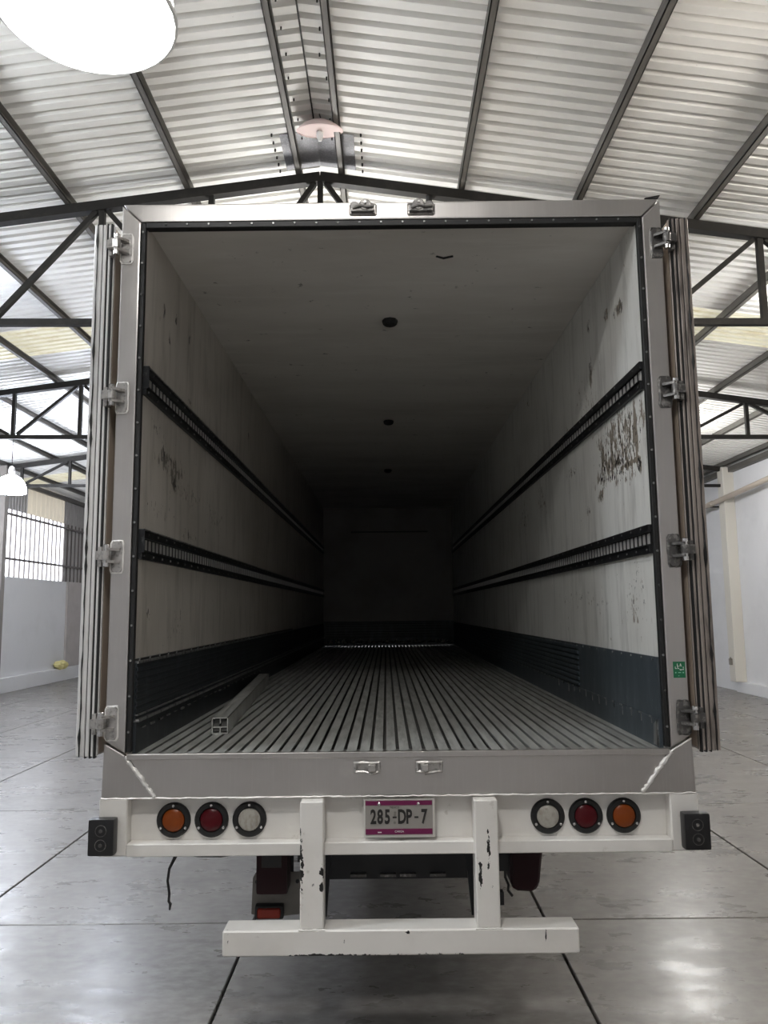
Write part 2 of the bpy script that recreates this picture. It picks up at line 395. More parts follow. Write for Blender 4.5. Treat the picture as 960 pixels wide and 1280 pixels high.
for a in range(9):
    y0_ = 7.0 + a*1.1167
    corrugated('cladding_sheet', y0_, y0_+1.1167, 4.60, EAVE_L+.02, XL-.02, M['cladding'], wl)
corrugated('cladding_sheet', 19.45, 21.0, 2.88, EAVE_L+.02, XL-.02, M['cladding'], wl)
y_ = Y0
while y_ < OPEN0-.01:
    corrugated('cladding_sheet', y_, y_+1.0, 2.88, EAVE_L+.02, XL-.02, M['cladding'], wl); y_ += 1.0

# bar grille in the opening over the low wall
g = empty('window_grille', (XL, 14.0, 2.88), 'grille of upright steel bars in the opening above the low white left wall', 'grille')
y_ = OPEN0 + .1
bar0 = None
while y_ < 20.9:
    if bar0 is None:
        bar0 = MB().box(XL-.03, XL+.005, y_-.018, y_+.018, 2.88, 4.60).build('bar', M['grille'], g, origin=(XL, y_, 2.88))
    else:
        o = bar0.copy(); COL.objects.link(o); o.location.y = y_ - 14.0
    y_ += .275
for z in (3.33, 4.46):
    MB().box(XL+.006, XL+.05, OPEN0, 20.95, z-.028, z+.028).build('rail', M['grille'], g)

# right wall fittings
col_lab = {('L',2): 'dark steel column standing at the far end of the left wall beside the grille', ('R',2): 'cream column standing on the plinth of the white right wall'}
for k, ty in enumerate((4.0, 9.25, 14.4)):
    a = MB().box(-9.08, -8.88, ty-.09, ty+.09, 0, zc(-8.98)).build('wall_column', M['column'], bevel=.006)
    tag(a, col_lab.get(('L', k), 'steel column on the left side of the hall holding up the %s roof truss' % ('nearest', 'middle')[min(k,1)]), 'column', 'columns along the side walls')
    a = MB().box(7.80, XR-.001, ty-.15, ty+.15, .247 if k < 3 else 0, zc(7.9)).build('wall_column', M['cream'], bevel=.008)
    tag(a, col_lab.get(('R', k), 'cream wall column on the right side of the hall below the %s roof truss' % ('nearest', 'middle')[min(k,1)]), 'column', 'columns along the side walls')
pp = empty('drain_pipe', (7.7, 14.5, 4.3), 'beige pipe running slanted along the white right wall past the cream column', 'pipe')
MB().tube([(7.73, 19.5, 4.12), (7.73, 9.0, 4.65)], .058, 12).build('pipe_run', M['pipe'], pp, smooth=True)
MB().tube([(7.73, 14.95, 4.352), (7.73, 14.7, 4.364)], .068, 12).build('coupling', M['pipe'], pp, smooth=True)
MB().box(7.72, 8.04, 14.83, 14.86, 4.28, 4.31).build('wall_clip', M['steel_dark'], pp)
a = MB().box(7.74, 7.80, 14.36, 14.44, .62, .76).lathe([(.018,0),(.018,.03)], (7.77,14.40,.76), 'Z', 8).build('outlet_box', M['column'], bevel=.006)
tag(a, 'small grey outlet box low on the cream right wall column', 'box')
a = MB()
for k in range(7):
    an = k*.9
    a.lathe([(.0,-.10),(.09,-.075),(.125,.0),(.085,.075),(0,.10)], (XL+.15+.02*math.cos(an), 19.25+.20*math.sin(an*1.3), .47+.04*math.cos(an*2)), 'Z', 10)
a = a.build('cloth_bundle', M['yellow'], smooth=True)
tag(a, 'small crumpled pale yellow bundle lying on the ledge along the left wall', 'bundle')

# roof: sheets, purlins, ridge cap
ceil = empty('ceiling', (RX, 6.0, RZ+.12), kind='structure')
RIB = .147
def roof_sheet(side, y0, ribs, m, parent):
    xe = XL-.35 if side < 0 else XR+.35
    z_off = .115
    mb = MB(); prof = []
    for k in range(ribs):
        a = y0 + k*RIB
        prof += [(a, 0), (a+RIB*.56, 0), (a+RIB*.60, .055), (a+RIB*.95, .055)]
    prof.append((y0+ribs*RIB, 0))
    x0 = RX - .01*side
    vs = [(x0, py, zc(x0)+z_off+pz) for py, pz in prof] + [(xe, py, zc(xe)+z_off+pz) for py, pz in prof]
    q = len(prof)
    mb.add(vs, [(i, i+1, q+i+1, q+i) for i in range(q-1)])
    return mb.build('roof_sheet', m, parent, origin=(x0, y0, zc(x0)+z_off))
SHEET = 7*RIB
for side, anchor, sky in ((-1, 7.15, (0, 9)), (1, 6.25, (0, 10))):
    base = None
    k0 = int(math.floor((Y0-anchor)/SHEET)); k1 = int(math.ceil((Y1-anchor)/SHEET))
    for k in range(k0, k1):
        y0_ = anchor + k*SHEET
        if k in sky:
            s_ = roof_sheet(side, y0_, 7, M['skylight'], ceil); s_['label'] = 'cream translucent roof sheet'
        elif base is None:
            base = roof_sheet(side, y0_, 7, M['galv'], ceil); by = y0_
        else:
            o = base.copy(); COL.objects.link(o); o.location.y = base.location.y + (y0_-by)
cap = MB()
for sx in (-1, 1):
    xa, xb = RX, RX+sx*.25
    cap.add([(xa,Y0,zc(xa)+.190),(xb,Y0,zc(xb)+.180),(xb,Y1,zc(xb)+.180),(xa,Y1,zc(xa)+.190)], [(0,1,2,3)])
cap.build('ridge_cap', M['galv'], ceil)
MB().box(RX-.006, RX+.006, Y0, 3.35, zc(RX)+.098, zc(RX)+.112).build('ridge_wire', M['steel_dark'], ceil)
PX = [-9.0,-7.87,-6.8,-5.6,-4.48,-3.28,-2.05,-.90,-.46,.78,1.97,3.18,4.45,5.57,6.72,7.85]
for x in PX:
    z = zc(x) + .008
    sg = 1 if x > RX else -1
    mb = MB()
    y_a, y_b = Y0+.05, Y1-.02
    mb.box(x-.03, x+.03, y_a, y_b, z, z+.008).box(x-.03, x+.03, y_a, y_b, z+.092, z+.1).box(x-.03, x-.022, y_a, y_b, z, z+.1).box(x+.022, x+.03, y_a, y_b, z, z+.018)
    mb.build('purlin', M['purlin'], ceil)
# galvanised patch plate under the ridge
pm = MB()
for sx, xe in ((-1, -1.03), (1, -.31)):
    pts = [(RX,3.42),(xe,3.42),(xe,4.03),(RX,4.03)]
    pm.prism([(px,py,zc(px)+.106) for px,py in pts], (0,0,.004))
pm.build('patch_plate', M['patch'], ceil)['label'] = 'grey galvanised patch plate across the ridge'
sc_m = MB()
for k in range(6):
    for x in (-1.10, -.24):
        y = 3.40 + k*.125
        sc_m.lathe([(.009,-.03),(.009,0)], (x, y, zc(x)+.115), 'Z', 6)
for x in (-.8, -.50):
    for k in range(10): sc_m.lathe([(.007,-.03),(.007,0)], (x-.03+random.uniform(-.02,.02), .9+k*.29, zc(x)+.115), 'Z', 6)
tag(sc_m.build('roof_screws', M['steel_dark'], ceil), kind='stuff')
tag(MB().box(7.93, 8.05, Y0, Y1, zc(8)-.12, zc(8)+.0).build('trim_1', M['purlin']), kind='structure')
tag(MB().box(XL, XL+.10, Y0, Y1, zc(XL)-.05, zc(XL)+.06).build('trim_2', M['purlin']), kind='structure')

def truss(y, label):
    t = empty('roof_truss', (RX, y, 4.8), label, 'truss', 'roof trusses')
    def zb(x): return 4.825 - .011*(x+.1)
    for xe in (-8.88, 7.79):
        mb = MB(); mb.bar((RX, y, zc(RX)-.052), (xe, y, zc(xe)-.052), .10, .10)
        mb.build('top_chord', M['steel_dark'], t)
    MB().bar((-8.88, y, zb(-8.88)), (7.79, y, zb(7.79)), .07, .065).build('bottom_chord', M['steel_dark'], t)
    st = 1.125
    for k in range(-7, 8):
        x = RX + k*st
        if x < -8.8 or x > 7.7: continue
        MB().box(x-.028, x+.028, y-.03, y+.03, zb(x)+.033, zc(x)-.10).build('post', M['steel_dark'], t)
        if k % 2 == 0:
            for dk in (-1, 1):
                x2 = RX + (k+dk)*st
                if x2 < -8.85 or x2 > 7.75: x2 = max(-8.80, min(7.70, x2))
                if abs(x2-x) < .3: continue
                d = 1 if x2 > x else -1
                MB().bar((x+.06*d, y, zc(x)-.11), (x2-.07*d, y, zb(x2)+.045), .05, .055, (0,1,0)).build('diagonal', M['steel_dark'], t)
    return t
truss(4.0, 'dark steel roof truss just above the trailer, nearest of the three')
truss(9.25, 'dark steel roof truss second in depth behind the open trailer doors')
truss(14.4, 'dark steel roof truss farthest away near the end of the hall')

# ------------------------------------------------------------------ lamps
def dome_lamp(loc, R, label, mats, hang, body=None, tilt=0):
    o = empty('dome_lamp', loc, label, 'lamp', 'dome lamps hanging in the hall')
    disc, dome = mats
    h = R*1.2
    prof = [(R*1.0, 0), (R*1.0, .012), (R*.97, h*.25), (R*.86, h*.55), (R*.62, h*.83), (R*.3, h*.97), (.055, h)]
    MB().lathe(prof[::1], loc, 'Z', 32).build('shade', dome, o, smooth=True)
    x, y, z = loc
    MB().lathe([(R*.99, -.006), (R*.95, -.02), (R*.5, -.030), (0.0001, -.034)], loc, 'Z', 32).build('diffuser', disc, o, smooth=True)
    MB().lathe([(R*1.0, -.008), (R*1.03, -.004), (R*1.03, .008), (R*1.0, .012)], loc, 'Z', 32, close=True).build('rim', M['whiteink'], o, smooth=True)
    MB().lathe([(.06, h), (.065, h+.10), (.05, h+.16), (.012, h+.19)], loc, 'Z', 16).build('housing', M['castlight'], o, smooth=True)
    MB().tube([(x, y, z+h+.19), (x, y, hang)], .008, 6).build('cord', M['wire'], o)
    return o
cool = (.90, .95, 1.0); warm = (1.0, .88, .76); neutral = (1.0, .985, .96)
dome_lamp((-1.065, -1.12, 4.0), .30, 'large glowing white dome lamp hanging close overhead, cropped by the top left corner', lamp_mats('near', neutral, LAMP_NEAR, .8), zc(-1.06)+.1)
dome_lamp((-7.73, 12.2, 4.42), .30, 'small glowing white dome lamp hanging far off by the left grille', lamp_mats('far_left', (.82,.88,1.0), LAMP_FAR*2), zc(-7.73)+.1)
dome_lamp((-4.0, -1.0, 5.25), .30, 'glowing white dome lamp hanging to the left of the loading place', lamp_mats('left', cool, LAMP_SIDE*1.8, .25), zc(-4.0)+.1)
dome_lamp((4.4, 0.75, 5.15), .30, 'glowing white dome lamp hanging to the right of the loading place', lamp_mats('right', (1.0,.93,.85), LAMP_SIDE*.75), zc(4.4)+.1)
dome_lamp((-5.2, 4.9, 5.2), .30, 'added unseen dome lamp left of the trailer side', lamp_mats('fill_trailer_left', (.78,.85,1.0), LAMP_SIDE*3.4, .12), zc(-5.2)+.1)  # unseen lamp added to brighten the floor on the left
dome_lamp((5.2, 4.9, 5.1), .30, 'added unseen dome lamp right of the trailer side', lamp_mats('fill_trailer_right', neutral, LAMP_SIDE*1.2, .6), zc(5.2)+.1)  # out of frame, added for light on the right roof and floor
dome_lamp((-.6, -3.3, 5.5), .30, 'added unseen dome lamp behind the viewer', lamp_mats('rear', neutral, LAMP_SIDE*1.7, .12), zc(-.6)+.1)  # added behind the camera to light the beam, sill and near floor
dome_lamp((-4.6, .9, 5.1), .30, 'added unseen dome lamp left of the trailer rear corner', lamp_mats('fill_corner_left', cool, LAMP_SIDE*.55), zc(-4.6)+.1)  # unseen lamp put in for roof light clear of the trailer rear
dome_lamp((-.7, 5.3, 4.9), .30, 'added unseen dome lamp over the trailer roof', lamp_mats('fill_over_trailer', neutral, LAMP_SIDE*.42, 2.4), zc(-.7)+.1)  # hidden behind the trailer top, added to light the roof from beyond
dome_lamp((-5.0, 10.5, 4.6), .30, 'added unseen dome lamp left beyond the middle truss', lamp_mats('fill_deep_left', (.80,.86,1.0), LAMP_SIDE*.65), zc(-5)+.1)  # out of sight, put in to lift the far left roof
dome_lamp((5.2, 11.0, 4.4), .30, 'added unseen dome lamp right beyond the middle truss', lamp_mats('fill_deep_right', neutral, LAMP_SIDE*.6), zc(5.2)+.1)  # added where the trailer hides it, to light the far right hall
# unlit lamp up in the ridge
rl = empty('ridge_lamp', (-.62, 3.22, 6.405), 'unlit pinkish white dome lamp tucked under the roof ridge', 'lamp')
MB().lathe([(.21,0),(.20,.02),(.15,.06),(.08,.09),(.03,.10)], (-.62,3.22,6.405), 'Z', 28).build('shade', M['lampwhite'], rl, smooth=True)
MB().lathe([(.211,-.006),(.222,0),(.211,.006)], (-.62,3.22,6.405), 'Z', 28, close=True).build('rim', M['lampwhite'], rl)
MB().lathe([(.018,-.09),(.032,-.05),(.032,-.01),(.02,.0)], (-.62,3.22,6.405), 'Z', 12).build('lamp_holder', M['whiteink'], rl, smooth=True)
MB().tube([(-.60,3.20,6.49),(-.62,3.20,6.55)], .006, 6).build('cord', M['wire'], rl)

rl.rotation_euler.x = math.radians(17)

# ------------------------------------------------------------------ trailer
T = empty('box_trailer', (0, 5.0, 0), 'white box trailer with both rear doors folded open and an empty ribbed floor', 'trailer')
FZ, CZ, IW, LEN = 1.30, 3.82, 1.197, 10.78
def P(mb, name, m, bevel=0, smooth=False, label=None, parent=None, kind=None, **k):
    o = mb.build(name, m, parent or T, bevel=bevel, smooth=smooth, **k)
    if label: o['label'] = label
    if kind: o['kind'] = kind
    return o
# shell
P(MB().box(-IW-.10, -IW, .03, LEN+.1, 1.12, CZ), 'side_wall', M['panel_l'], label='inner side wall coloured darker for its shade, with dark chips')
P(MB().box(IW, IW+.10, .03, LEN+.1, 1.12, CZ), 'side_wall', M['panel_r'], label='inner side wall coloured whiter for the light on it, with brown scraped patch')
P(MB().box(-IW-.10, IW+.10, .03, LEN+.1, CZ, CZ+.085), 'roof_panel', M['panel_c'])
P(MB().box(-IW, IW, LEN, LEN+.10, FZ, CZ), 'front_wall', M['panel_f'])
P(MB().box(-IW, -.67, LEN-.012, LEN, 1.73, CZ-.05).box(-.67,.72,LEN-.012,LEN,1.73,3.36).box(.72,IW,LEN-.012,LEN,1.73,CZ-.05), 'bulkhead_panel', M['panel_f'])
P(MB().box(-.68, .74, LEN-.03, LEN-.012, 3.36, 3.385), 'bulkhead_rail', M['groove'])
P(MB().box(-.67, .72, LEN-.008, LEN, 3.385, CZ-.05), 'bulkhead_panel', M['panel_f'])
# dark corrugated kick zone of the front wall
for k in range(7):
    z = 1.735 - .047*k
    P(MB().box(-IW, IW, LEN-.035, LEN-.0125, z-.017, z), 'kick_slat', M['kick'], bevel=.004)
P(MB().box(-IW, IW, LEN-.02, LEN-.0005, 1.30, 1.735), 'kick_panel', M['kick'])
tn = MB()
x = -IW
while x < IW-.05:
    w = random.uniform(.03,.09); h = random.uniform(.03,.085)
    tn.prism([(x, LEN-.045, 1.345), (x+w, LEN-.06, 1.345), (x+w*.8, LEN-.05, 1.345+h), (x+w*.2, LEN-.075, 1.345+h*.7)], (0, .012, 0))
    x += w*random.uniform(.7, 1.4)
P(tn, 'torn_edge', M['torn'], label='torn bright metal edge along the foot of the front wall')
# floor
P(MB().box(-IW, IW, .02, LEN, 1.245, 1.268), 'floor_pan', M['groove'])
NS = 40; PW = 2*IW/NS
r0 = None
for k in range(NS):
    xc = -IW + (k+.5)*PW
    if r0 is None:
        w1, w2 = PW*.365, PW*.22
        prof = [(-w1,1.300),(w1,1.300),(w1,1.294),(w2*.5,1.290),(w2*.5,1.268),(-w2*.5,1.268),(-w2*.5,1.290),(-w1,1.294)]
        r0 = MB().prism([(xc+a, .015, b) for a, b in prof], (0, LEN-.03, 0)).build('floor_rail', M['floor_alu'], T, origin=(xc, .015, 1.3))
        fx = xc
    else:
        o = r0.copy(); COL.objects.link(o); o.location.x = r0.location.x + (xc-fx)
P(MB().box(-1.21, 1.21, -.012, .014, 1.280, 1.306), 'threshold', M['stainless'], bevel=.003)
# kick zones along the sides
def kick(sx):
    a, b = (-IW, -IW+.012) if sx < 0 else (IW-.012, IW)
    def X(t): return (-IW, -IW+t) if sx < 0 else (IW-t, IW)
    def bx(t, y0, y1, z0, z1, nm, m, **kk):
        xa, xb = X(t); return P(MB().box(xa, xb, y0, y1, z0, z1), nm, m, **kk)
    if sx < 0:
        bx(.010, .03, LEN-.04, 1.445, 1.705, 'kick_panel', M['kick'])
        for k in range(7):
            bx(.015, .03, LEN-.04, 1.478+.031*k, 1.500+.031*k, 'kick_slat', M['kick'], bevel=.004)
        bx(.026, .03, LEN-.04, 1.438, 1.452, 'kick_ledge', M['edge_trim'], bevel=.003)
        bx(.022, .03, LEN-.04, 1.466, 1.473, 'kick_ledge', M['edge_trim'], bevel=.002)
        bx(.014, .03, LEN-.04, 1.300, 1.436, 'kick_panel', M['kick'])
        bx(.018, .03, 6.0, 1.700, 1.712, 'kick_edge', M['edge_trim'], bevel=.002)
        bx(.010, .03, 6.0, 1.712, 1.722, 'kick_edge', M['rubber'])
        rv = MB()
        for k in range(40):
            y = .10+k*.14; xa = -IW+.026
            rv.box(-IW+.013, xa-.004, y, y+.055, 1.405+random.uniform(-.006,.006), 1.411)
        P(rv, 'tear_marks', M['edge_trim'], kind='stuff')
        dm = MB()
        for k in range(30):
            y = .05+k*.16; dm.prism([(-IW+.006, y, 1.712), (-IW+.006, y+.012, 1.712), (-IW+.006, y+.03, 1.726), (-IW+.006, y+.018, 1.726)], (.008, 0, 0))
        P(dm, 'scrape_marks', M['edge_trim'], kind='stuff')
    else:
        bx(.010, .03, 1.49, 1.425, 1.705, 'kick_panel', M['kick_right'], label='plain slate blue kick plate by the rear opening')
        bx(.007, 1.495, LEN-.04, 1.425, 1.705, 'kick_panel', M['kick'])
        for k in range(8):
            bx(.017, 1.495, LEN-.04, 1.440+.033*k, 1.462+.033*k, 'kick_slat', M['kick_right'], bevel=.004)
        bx(.015, .03, LEN-.04, 1.300, 1.428, 'kick_panel', M['kick_right'])
        rv = MB()
        for k in range(34):
            y = .12+k*.15
            rv.box(IW-.018, IW-.013, y, y+random.uniform(.02,.05), 1.424, 1.431)
            if k < 14: rv.box(IW-.018, IW-.014, y, y+.006, 1.424-random.uniform(.01,.05), 1.43)
        for k in range(16): rv.lathe([(.006,0),(.006,.004)], (IW-.015, .08+k*.16, 1.693), 'X', 6)
        P(rv, 'rivet_line', M['edge_trim'], kind='stuff')
        P(MB().prism([(IW-.02,.035,1.31),(IW-.02,.10,1.31),(IW-.02,.09,1.40),(IW-.02,.045,1.425)], (.008,0,0)), 'torn_flap', M['edge_trim'], label='bent bright metal flap at the rear corner')
kick(-1); kick(1)
# logistics tracks
def track(sx, z0, z1):
    s = sx; H = z1-z0
    def X(t0, t1): return (-IW+t0, -IW+t1) if s < 0 else (IW-t1, IW-t0)
    e = MB()
    xa, xb = X(0, .018)
    e.box(xa, xb, .03, LEN-.02, z1-.030, z1)
    e.box(xa, xb, .03, LEN-.02, z0, z0+.036)
    xa, xb = X(0, .024)
    e.box(xa, xb, .03, LEN-.02, z1-.036, z1-.030); e.box(xa, xb, .03, LEN-.02, z0+.036, z0+.042)
    tr = P(e, 'track_rail', M['rail_dark'])
    xa, xb = X(.0005, .004)
    MB().box(xa, xb, .03, LEN-.02, z0+.04, z1-.034).build('track_back', M['rail_dark'], tr)
    ru = MB(); pitch = .062
    n = int((LEN-.1)/pitch)
    xa, xb = X(.004, .0065)
    for k in range(n):
        y = .05 + k*pitch
        ru.box(xa, xb, y, y+.032, z0+.046, z1-.040)
    tag(ru.build('track_rungs', M['rail_bright'], tr), kind='stuff')
    rv = MB()
    for k in range(70):
        y = .06+k*.15
        xa_, = (X(.018, .021)[0],)
        rv.lathe([(.006,0),(.005,.004)], (xa_ if s < 0 else xa_, y, z0+.018), 'X', 6)
        rv.lathe([(.006,0),(.005,.004)], (xa_, y+.07, z1-.014), 'X', 6)
    tag(rv.build('track_rivets', M['edge_trim'], tr), kind='stuff')
    xa, xb = X(0, .030)
    if s < 0: MB().box(xa, xb, .026, .032, z0+.03, z1+.004).build('track_end', M['rail_dark'], tr)
    if s < 0: MB().box(*X(0,.026), .03, LEN-.02, z1, z1+.006).build('track_lip', M['edge_trim'], tr)
for sx in (-1, 1):
    track(sx, 2.965, 3.10); track(sx, 2.180, 2.315)
# ceiling marker lights
for y in (1.325, 4.06, 6.79):
    P(MB().lathe([(.050,0),(.052,-.012),(.044,-.034),(.030,-.040),(.0001,-.041)], (0, y, CZ), 'Z', 8), 'ceiling_lamp', M['rubber'], smooth=False)
P(MB().tube([(.245,.40,CZ-.002),(.285,.42,CZ-.005),(.335,.40,CZ-.003)], .006, 6), 'ceiling_scrap', M['rubber'])
# rear frame, mitred
FO, FI = 1.312, 1.220
ZT, ZO = 3.91, 3.822
P(MB().prism([(-FO+.004,0,ZT),(FO-.004,0,ZT),(FI-.002,0,ZO),(-FI+.002,0,ZO)], (0,.10,0)), 'header', M['stainless'], bevel=.007, seg=2)
for s in (-1, 1):
    P(MB().prism([(s*FO,0,ZT-.006),(s*(FI-.0),0,ZO-.006),(s*FI,0,1.308),(s*FO,0,1.362)], (0,.10,0)), 'post', M['stainless'], bevel=.007, seg=2)
    P(MB().prism([(s*(FO+.004),0,1.352),(s*(FI+.004),0,1.299),(s*1.086,0,1.116),(s*1.321,0,1.116)], (0,.10,0)), 'corner_gusset', M['stainless'], bevel=.004)
    pts = []
    for k in range(23):
        t = k/22; pts.append((s*(FI-.002+(1.083-FI)*t)+random.uniform(-.0035,.0035), -.003, 1.294-(1.294-1.119)*t))
    P(MB().tube(pts, [random.uniform(.0065,.012) for _ in pts], 7), 'weld_seam', M['weld'], smooth=True)
    # black seal with rivets along the opening
    xa, xb = sorted((s*(IW-.001), s*(FI-.002)))
    P(MB().box(xa, xb, .006, .034, FZ+.01, ZO-.002), 'gasket', M['rubber'], bevel=.003)
    rv = MB()
    for k in range(16):
        rv.lathe([(.0055,-.004),(.0055,.003)], (s*(IW+.012), .004, 1.40+k*.158), 'Y', 6)
    P(rv, 'gasket_rivets', M['edge_trim'], kind='stuff')
P(MB().box(-IW, IW, .006, .05, ZO-.030, ZO), 'gasket', M['rubber'], bevel=.003)
rv = MB()
for k in range(22): rv.lathe([(.005,-.004),(.005,.003)], (-1.1+k*.105, .004, ZO-.013), 'Y', 6)
P(rv, 'gasket_rivets', M['edge_trim'], kind='stuff')
P(MB().prism([(-1.214,0,1.299),(1.214,0,1.299),(1.078,0,1.116),(-1.078,0,1.116)], (0,.10,0)), 'sill', M['stainless'], bevel=.004)
pts = []
for k in range(121):
    pts.append((-1.32+2.64*k/120, -.001+random.uniform(-.002,.001), 1.1135+random.uniform(-.002,.002)))
P(MB().tube(pts, [random.uniform(.0025,.0055) for _ in pts], 5), 'weld_seam', M['weld'], smooth=True)
# bent tin lip at the upper right corner
P(MB().prism([(1.24,.0,3.912),(1.31,-.01,3.920),(1.31,.05,3.920),(1.24,.06,3.914)], (0,0,.004)), 'tin_lip', M['rubber'])

# keepers for the lock rods
def keeper(x, z, m, flip):
    b = MB().box(x-.062, x+.062, -.006, 0, z-.026, z+.026).build('lock_keeper', m, T, bevel=.003)
    f = -1 if flip else 1
    k = MB()
    k.tube([(x-.055,-.012,z+.020),(x-.02,-.020,z+.024),(x+.015,-.016,z+.020),(x+.055,-.012,z+.022)], .008, 7)
    k.tube([(x-.055,-.012,z-.018),(x-.01,-.018,z-.016),(x+.02*f,-.022,z-.026),(x+.055,-.012,z-.016)], .008, 7)
    k.build('rod_loop', m, b, smooth=True)
    k = MB()
    k.box(x+f*.022-.016, x+f*.022+.016, -.040, -.005, z-.014, z+.016)
    k.box(x-.058, x-.046, -.020, -.005, z-.022, z+.024).box(x+.046, x+.058, -.020, -.005, z-.022, z+.024)
    k.build('rod_catch', m, b, bevel=.003)
    return b
for s in (-1, 1):
    keeper(s*.138-.0, 1.238, M['castlight'], s > 0)
def top_keeper(x, s):
    z = 3.87
    b = MB().box(x-.068, x+.068, -.006, 0, z-.030, z+.028).build('lock_keeper', M['castlight'], T, bevel=.008)
    k = MB()
    k.lathe([(.030,-.032),(.030,-.006)], (x-.012*s, 0, z+.012), 'Y', 12)
    k.lathe([(.022,-.03),(.022,-.006)], (x+.040*s, 0, z+.010), 'Y', 12)
    k.box(x-.058, x+.055, -.028, -.006, z-.022, z+.010)
    k.build('rod_catch', M['castmetal'], b, bevel=.004)
    k = MB().tube([(x-.05,-.032,z-.006),(x-.01,-.038,z+.006),(x+.02,-.038,z-.002),(x+.055,-.032,z+.004)], .006, 6)
    k.lathe([(.006,-.042),(.006,-.03)], (x-.012*s,0,z+.02), 'Y', 8)
    k.build('rod_loop', M['castlight'], b, smooth=True)
top_keeper(-.138, -1); top_keeper(.145, 1)
P(MB().box(.172, .186, .01, .03, 3.905, 3.945), 'lug', M['rubber'])

# doors folded right round against the sides
DZ0, DZ1 = 1.296, 3.805
for s in (-1, 1):
    def bx(x0, x1, y0, y1, z0, z1): 
        a, b = sorted((s*x0, s*x1)); return MB().box(a, b, y0, y1, z0, z1)
    core = bx(1.352, 1.440, .020, 1.22, DZ0, DZ1).build('rear_door', M['alu'], T)
    core['label'] = 'rear door folded back along the %s side of the trailer' % ('left' if s < 0 else 'right')
    bx(1.346, 1.352, .022, 1.21, DZ0+.01, DZ1-.01).build('door_skin', M['outer'], core)
    for x0, x1, yf in ((1.346,1.353,.004),(1.362,1.373,-.006),(1.381,1.397,-.008),(1.401,1.421,-.008),(1.4235,1.440,-.006)):
        bx(x0, x1, yf, .0205, DZ0, DZ1).build('edge_strip', M['alu'] if s < 0 else M['alu_brown'], core, bevel=.003)
    for x0, x1 in ((1.3535,1.3615),(1.3735,1.3805),(1.397,1.4008)):
        bx(x0, x1, -.004, .0205, DZ0-.008, DZ1+.006).build('gasket', M['rubber'], core)
    pts = []
    for k in range(60):
        t = k/59
        pts.append((s*(1.4222+.0015*math.sin(k*.9)+random.uniform(-.001,.0015)), -.010, DZ0+.0+(DZ1-DZ0)*t))
    MB().tube(pts, [random.uniform(.0015,.004) if random.random() < .85 else .008 for _ in pts], 5).build('gasket', M['rubber'], core, smooth=True)
    # rod handle on the door skin, showing in the gap
    MB().tube([(s*1.334,.16,1.50),(s*1.325,.16,1.53),(s*1.325,.16,1.63),(s*1.334,.16,1.66)], .008, 6).build('handle', M['castlight'], core)
    MB().box(min(s*1.345,s*1.450), max(s*1.345,s*1.450), .30, .36, 1.60, 1.70).build('lock_box', M['rubber'], core)
# hinges
HZ = (3.682, 2.940, 2.188, 1.440)
def hinge(s, z):
    def bx(mb, x0, x1, y0, y1, z0, z1):
        a, b = sorted((s*x0, s*x1)); return mb.box(a, b, y0, y1, z0, z1)
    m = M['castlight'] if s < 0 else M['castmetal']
    pl = MB(); 
    c = s*1.283
    pl.prism([(c-.026,-.008,z-.058),(c-.014,-.008,z-.072),(c+.014,-.008,z-.072),(c+.026,-.008,z-.058),(c+.026,-.008,z+.058),(c+.014,-.008,z+.072),(c-.014,-.008,z+.072),(c-.026,-.008,z+.058)], (0,.008,0))
    pl = pl.build('hinge', m, T, bevel=.002)
    for zz in (z-.030, z+.026):
        MB().prism([(s*1.268,-.006,zz),(s*1.302,-.006,zz),(s*1.334,-.040,zz),(s*1.330,-.058,zz),(s*1.308,-.060,zz),(s*1.268,-.020,zz)], (0,0,.012)).build('bracket', m, pl)
    MB().lathe([(.010,-.050),(.014,-.048),(.014,.052),(.009,.056)], (s*1.318,-.046,z), 'Z', 10).build('pin', M['chrome'], pl, smooth=True)
    st = MB().lathe([(.019,-.016),(.019,.024)], (s*1.318,-.046,z), 'Z', 12)
    bx(st, 1.318, 1.362, -.052, -.012, z-.016, z+.024)
    bx(st, 1.345, 1.362, -.030, .02, z-.045, z+.045)
    st.build('strap', m, pl)
    wd = MB()
    n = 26; pts = []
    for k in range(n+1):
        a = 2*PI*k/n
        pts.append((c+.028*max(-1,min(1,1.4*math.cos(a)))+random.uniform(-.001,.001), -.003, z+.074*max(-1,min(1,1.25*math.sin(a)))))
    wd.tube(pts, [random.uniform(.003,.006) for _ in pts], 5)
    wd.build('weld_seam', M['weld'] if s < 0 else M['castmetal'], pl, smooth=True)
for s in (-1, 1):
    for z in HZ: hinge(s, z)

# sticker on the right post
st = P(MB().box(1.249, 1.303, -.0015, .0, 1.614, 1.686), 'sticker', M['green'], label='small green sticker with white print')
MB().box(1.2665,1.2695,-.0022,-.0015,1.664,1.677).box(1.2695,1.274,-.0022,-.0015,1.664,1.667).prism([(1.278,-.0022,1.664),(1.2805,-.0022,1.664),(1.2835,-.0022,1.677),(1.281,-.0022,1.677)],(0,.0007,0)).prism([(1.2845,-.0022,1.664),(1.287,-.0022,1.664),(1.2838,-.0022,1.677),(1.2815,-.0022,1.677)],(0,.0007,0)).box(1.257,1.2595,-.0022,-.0015,1.654,1.664).box(1.2595,1.2655,-.0022,-.0015,1.654,1.6565).box(1.268,1.2705,-.0022,-.0015,1.654,1.664).box(1.2705,1.276,-.0022,-.0015,1.654,1.6565).box(1.293,1.2955,-.0022,-.0015,1.655,1.663).build('print', M['whiteink'], st)
MB().prism([(1.2755,-.0022,1.6525),(1.286,-.0022,1.651),(1.296,-.0022,1.6525),(1.296,-.0022,1.648),(1.290,-.0022,1.6495),(1.281,-.0022,1.6465)],(0,.0007,0)).build('print', M['whiteink'], st)
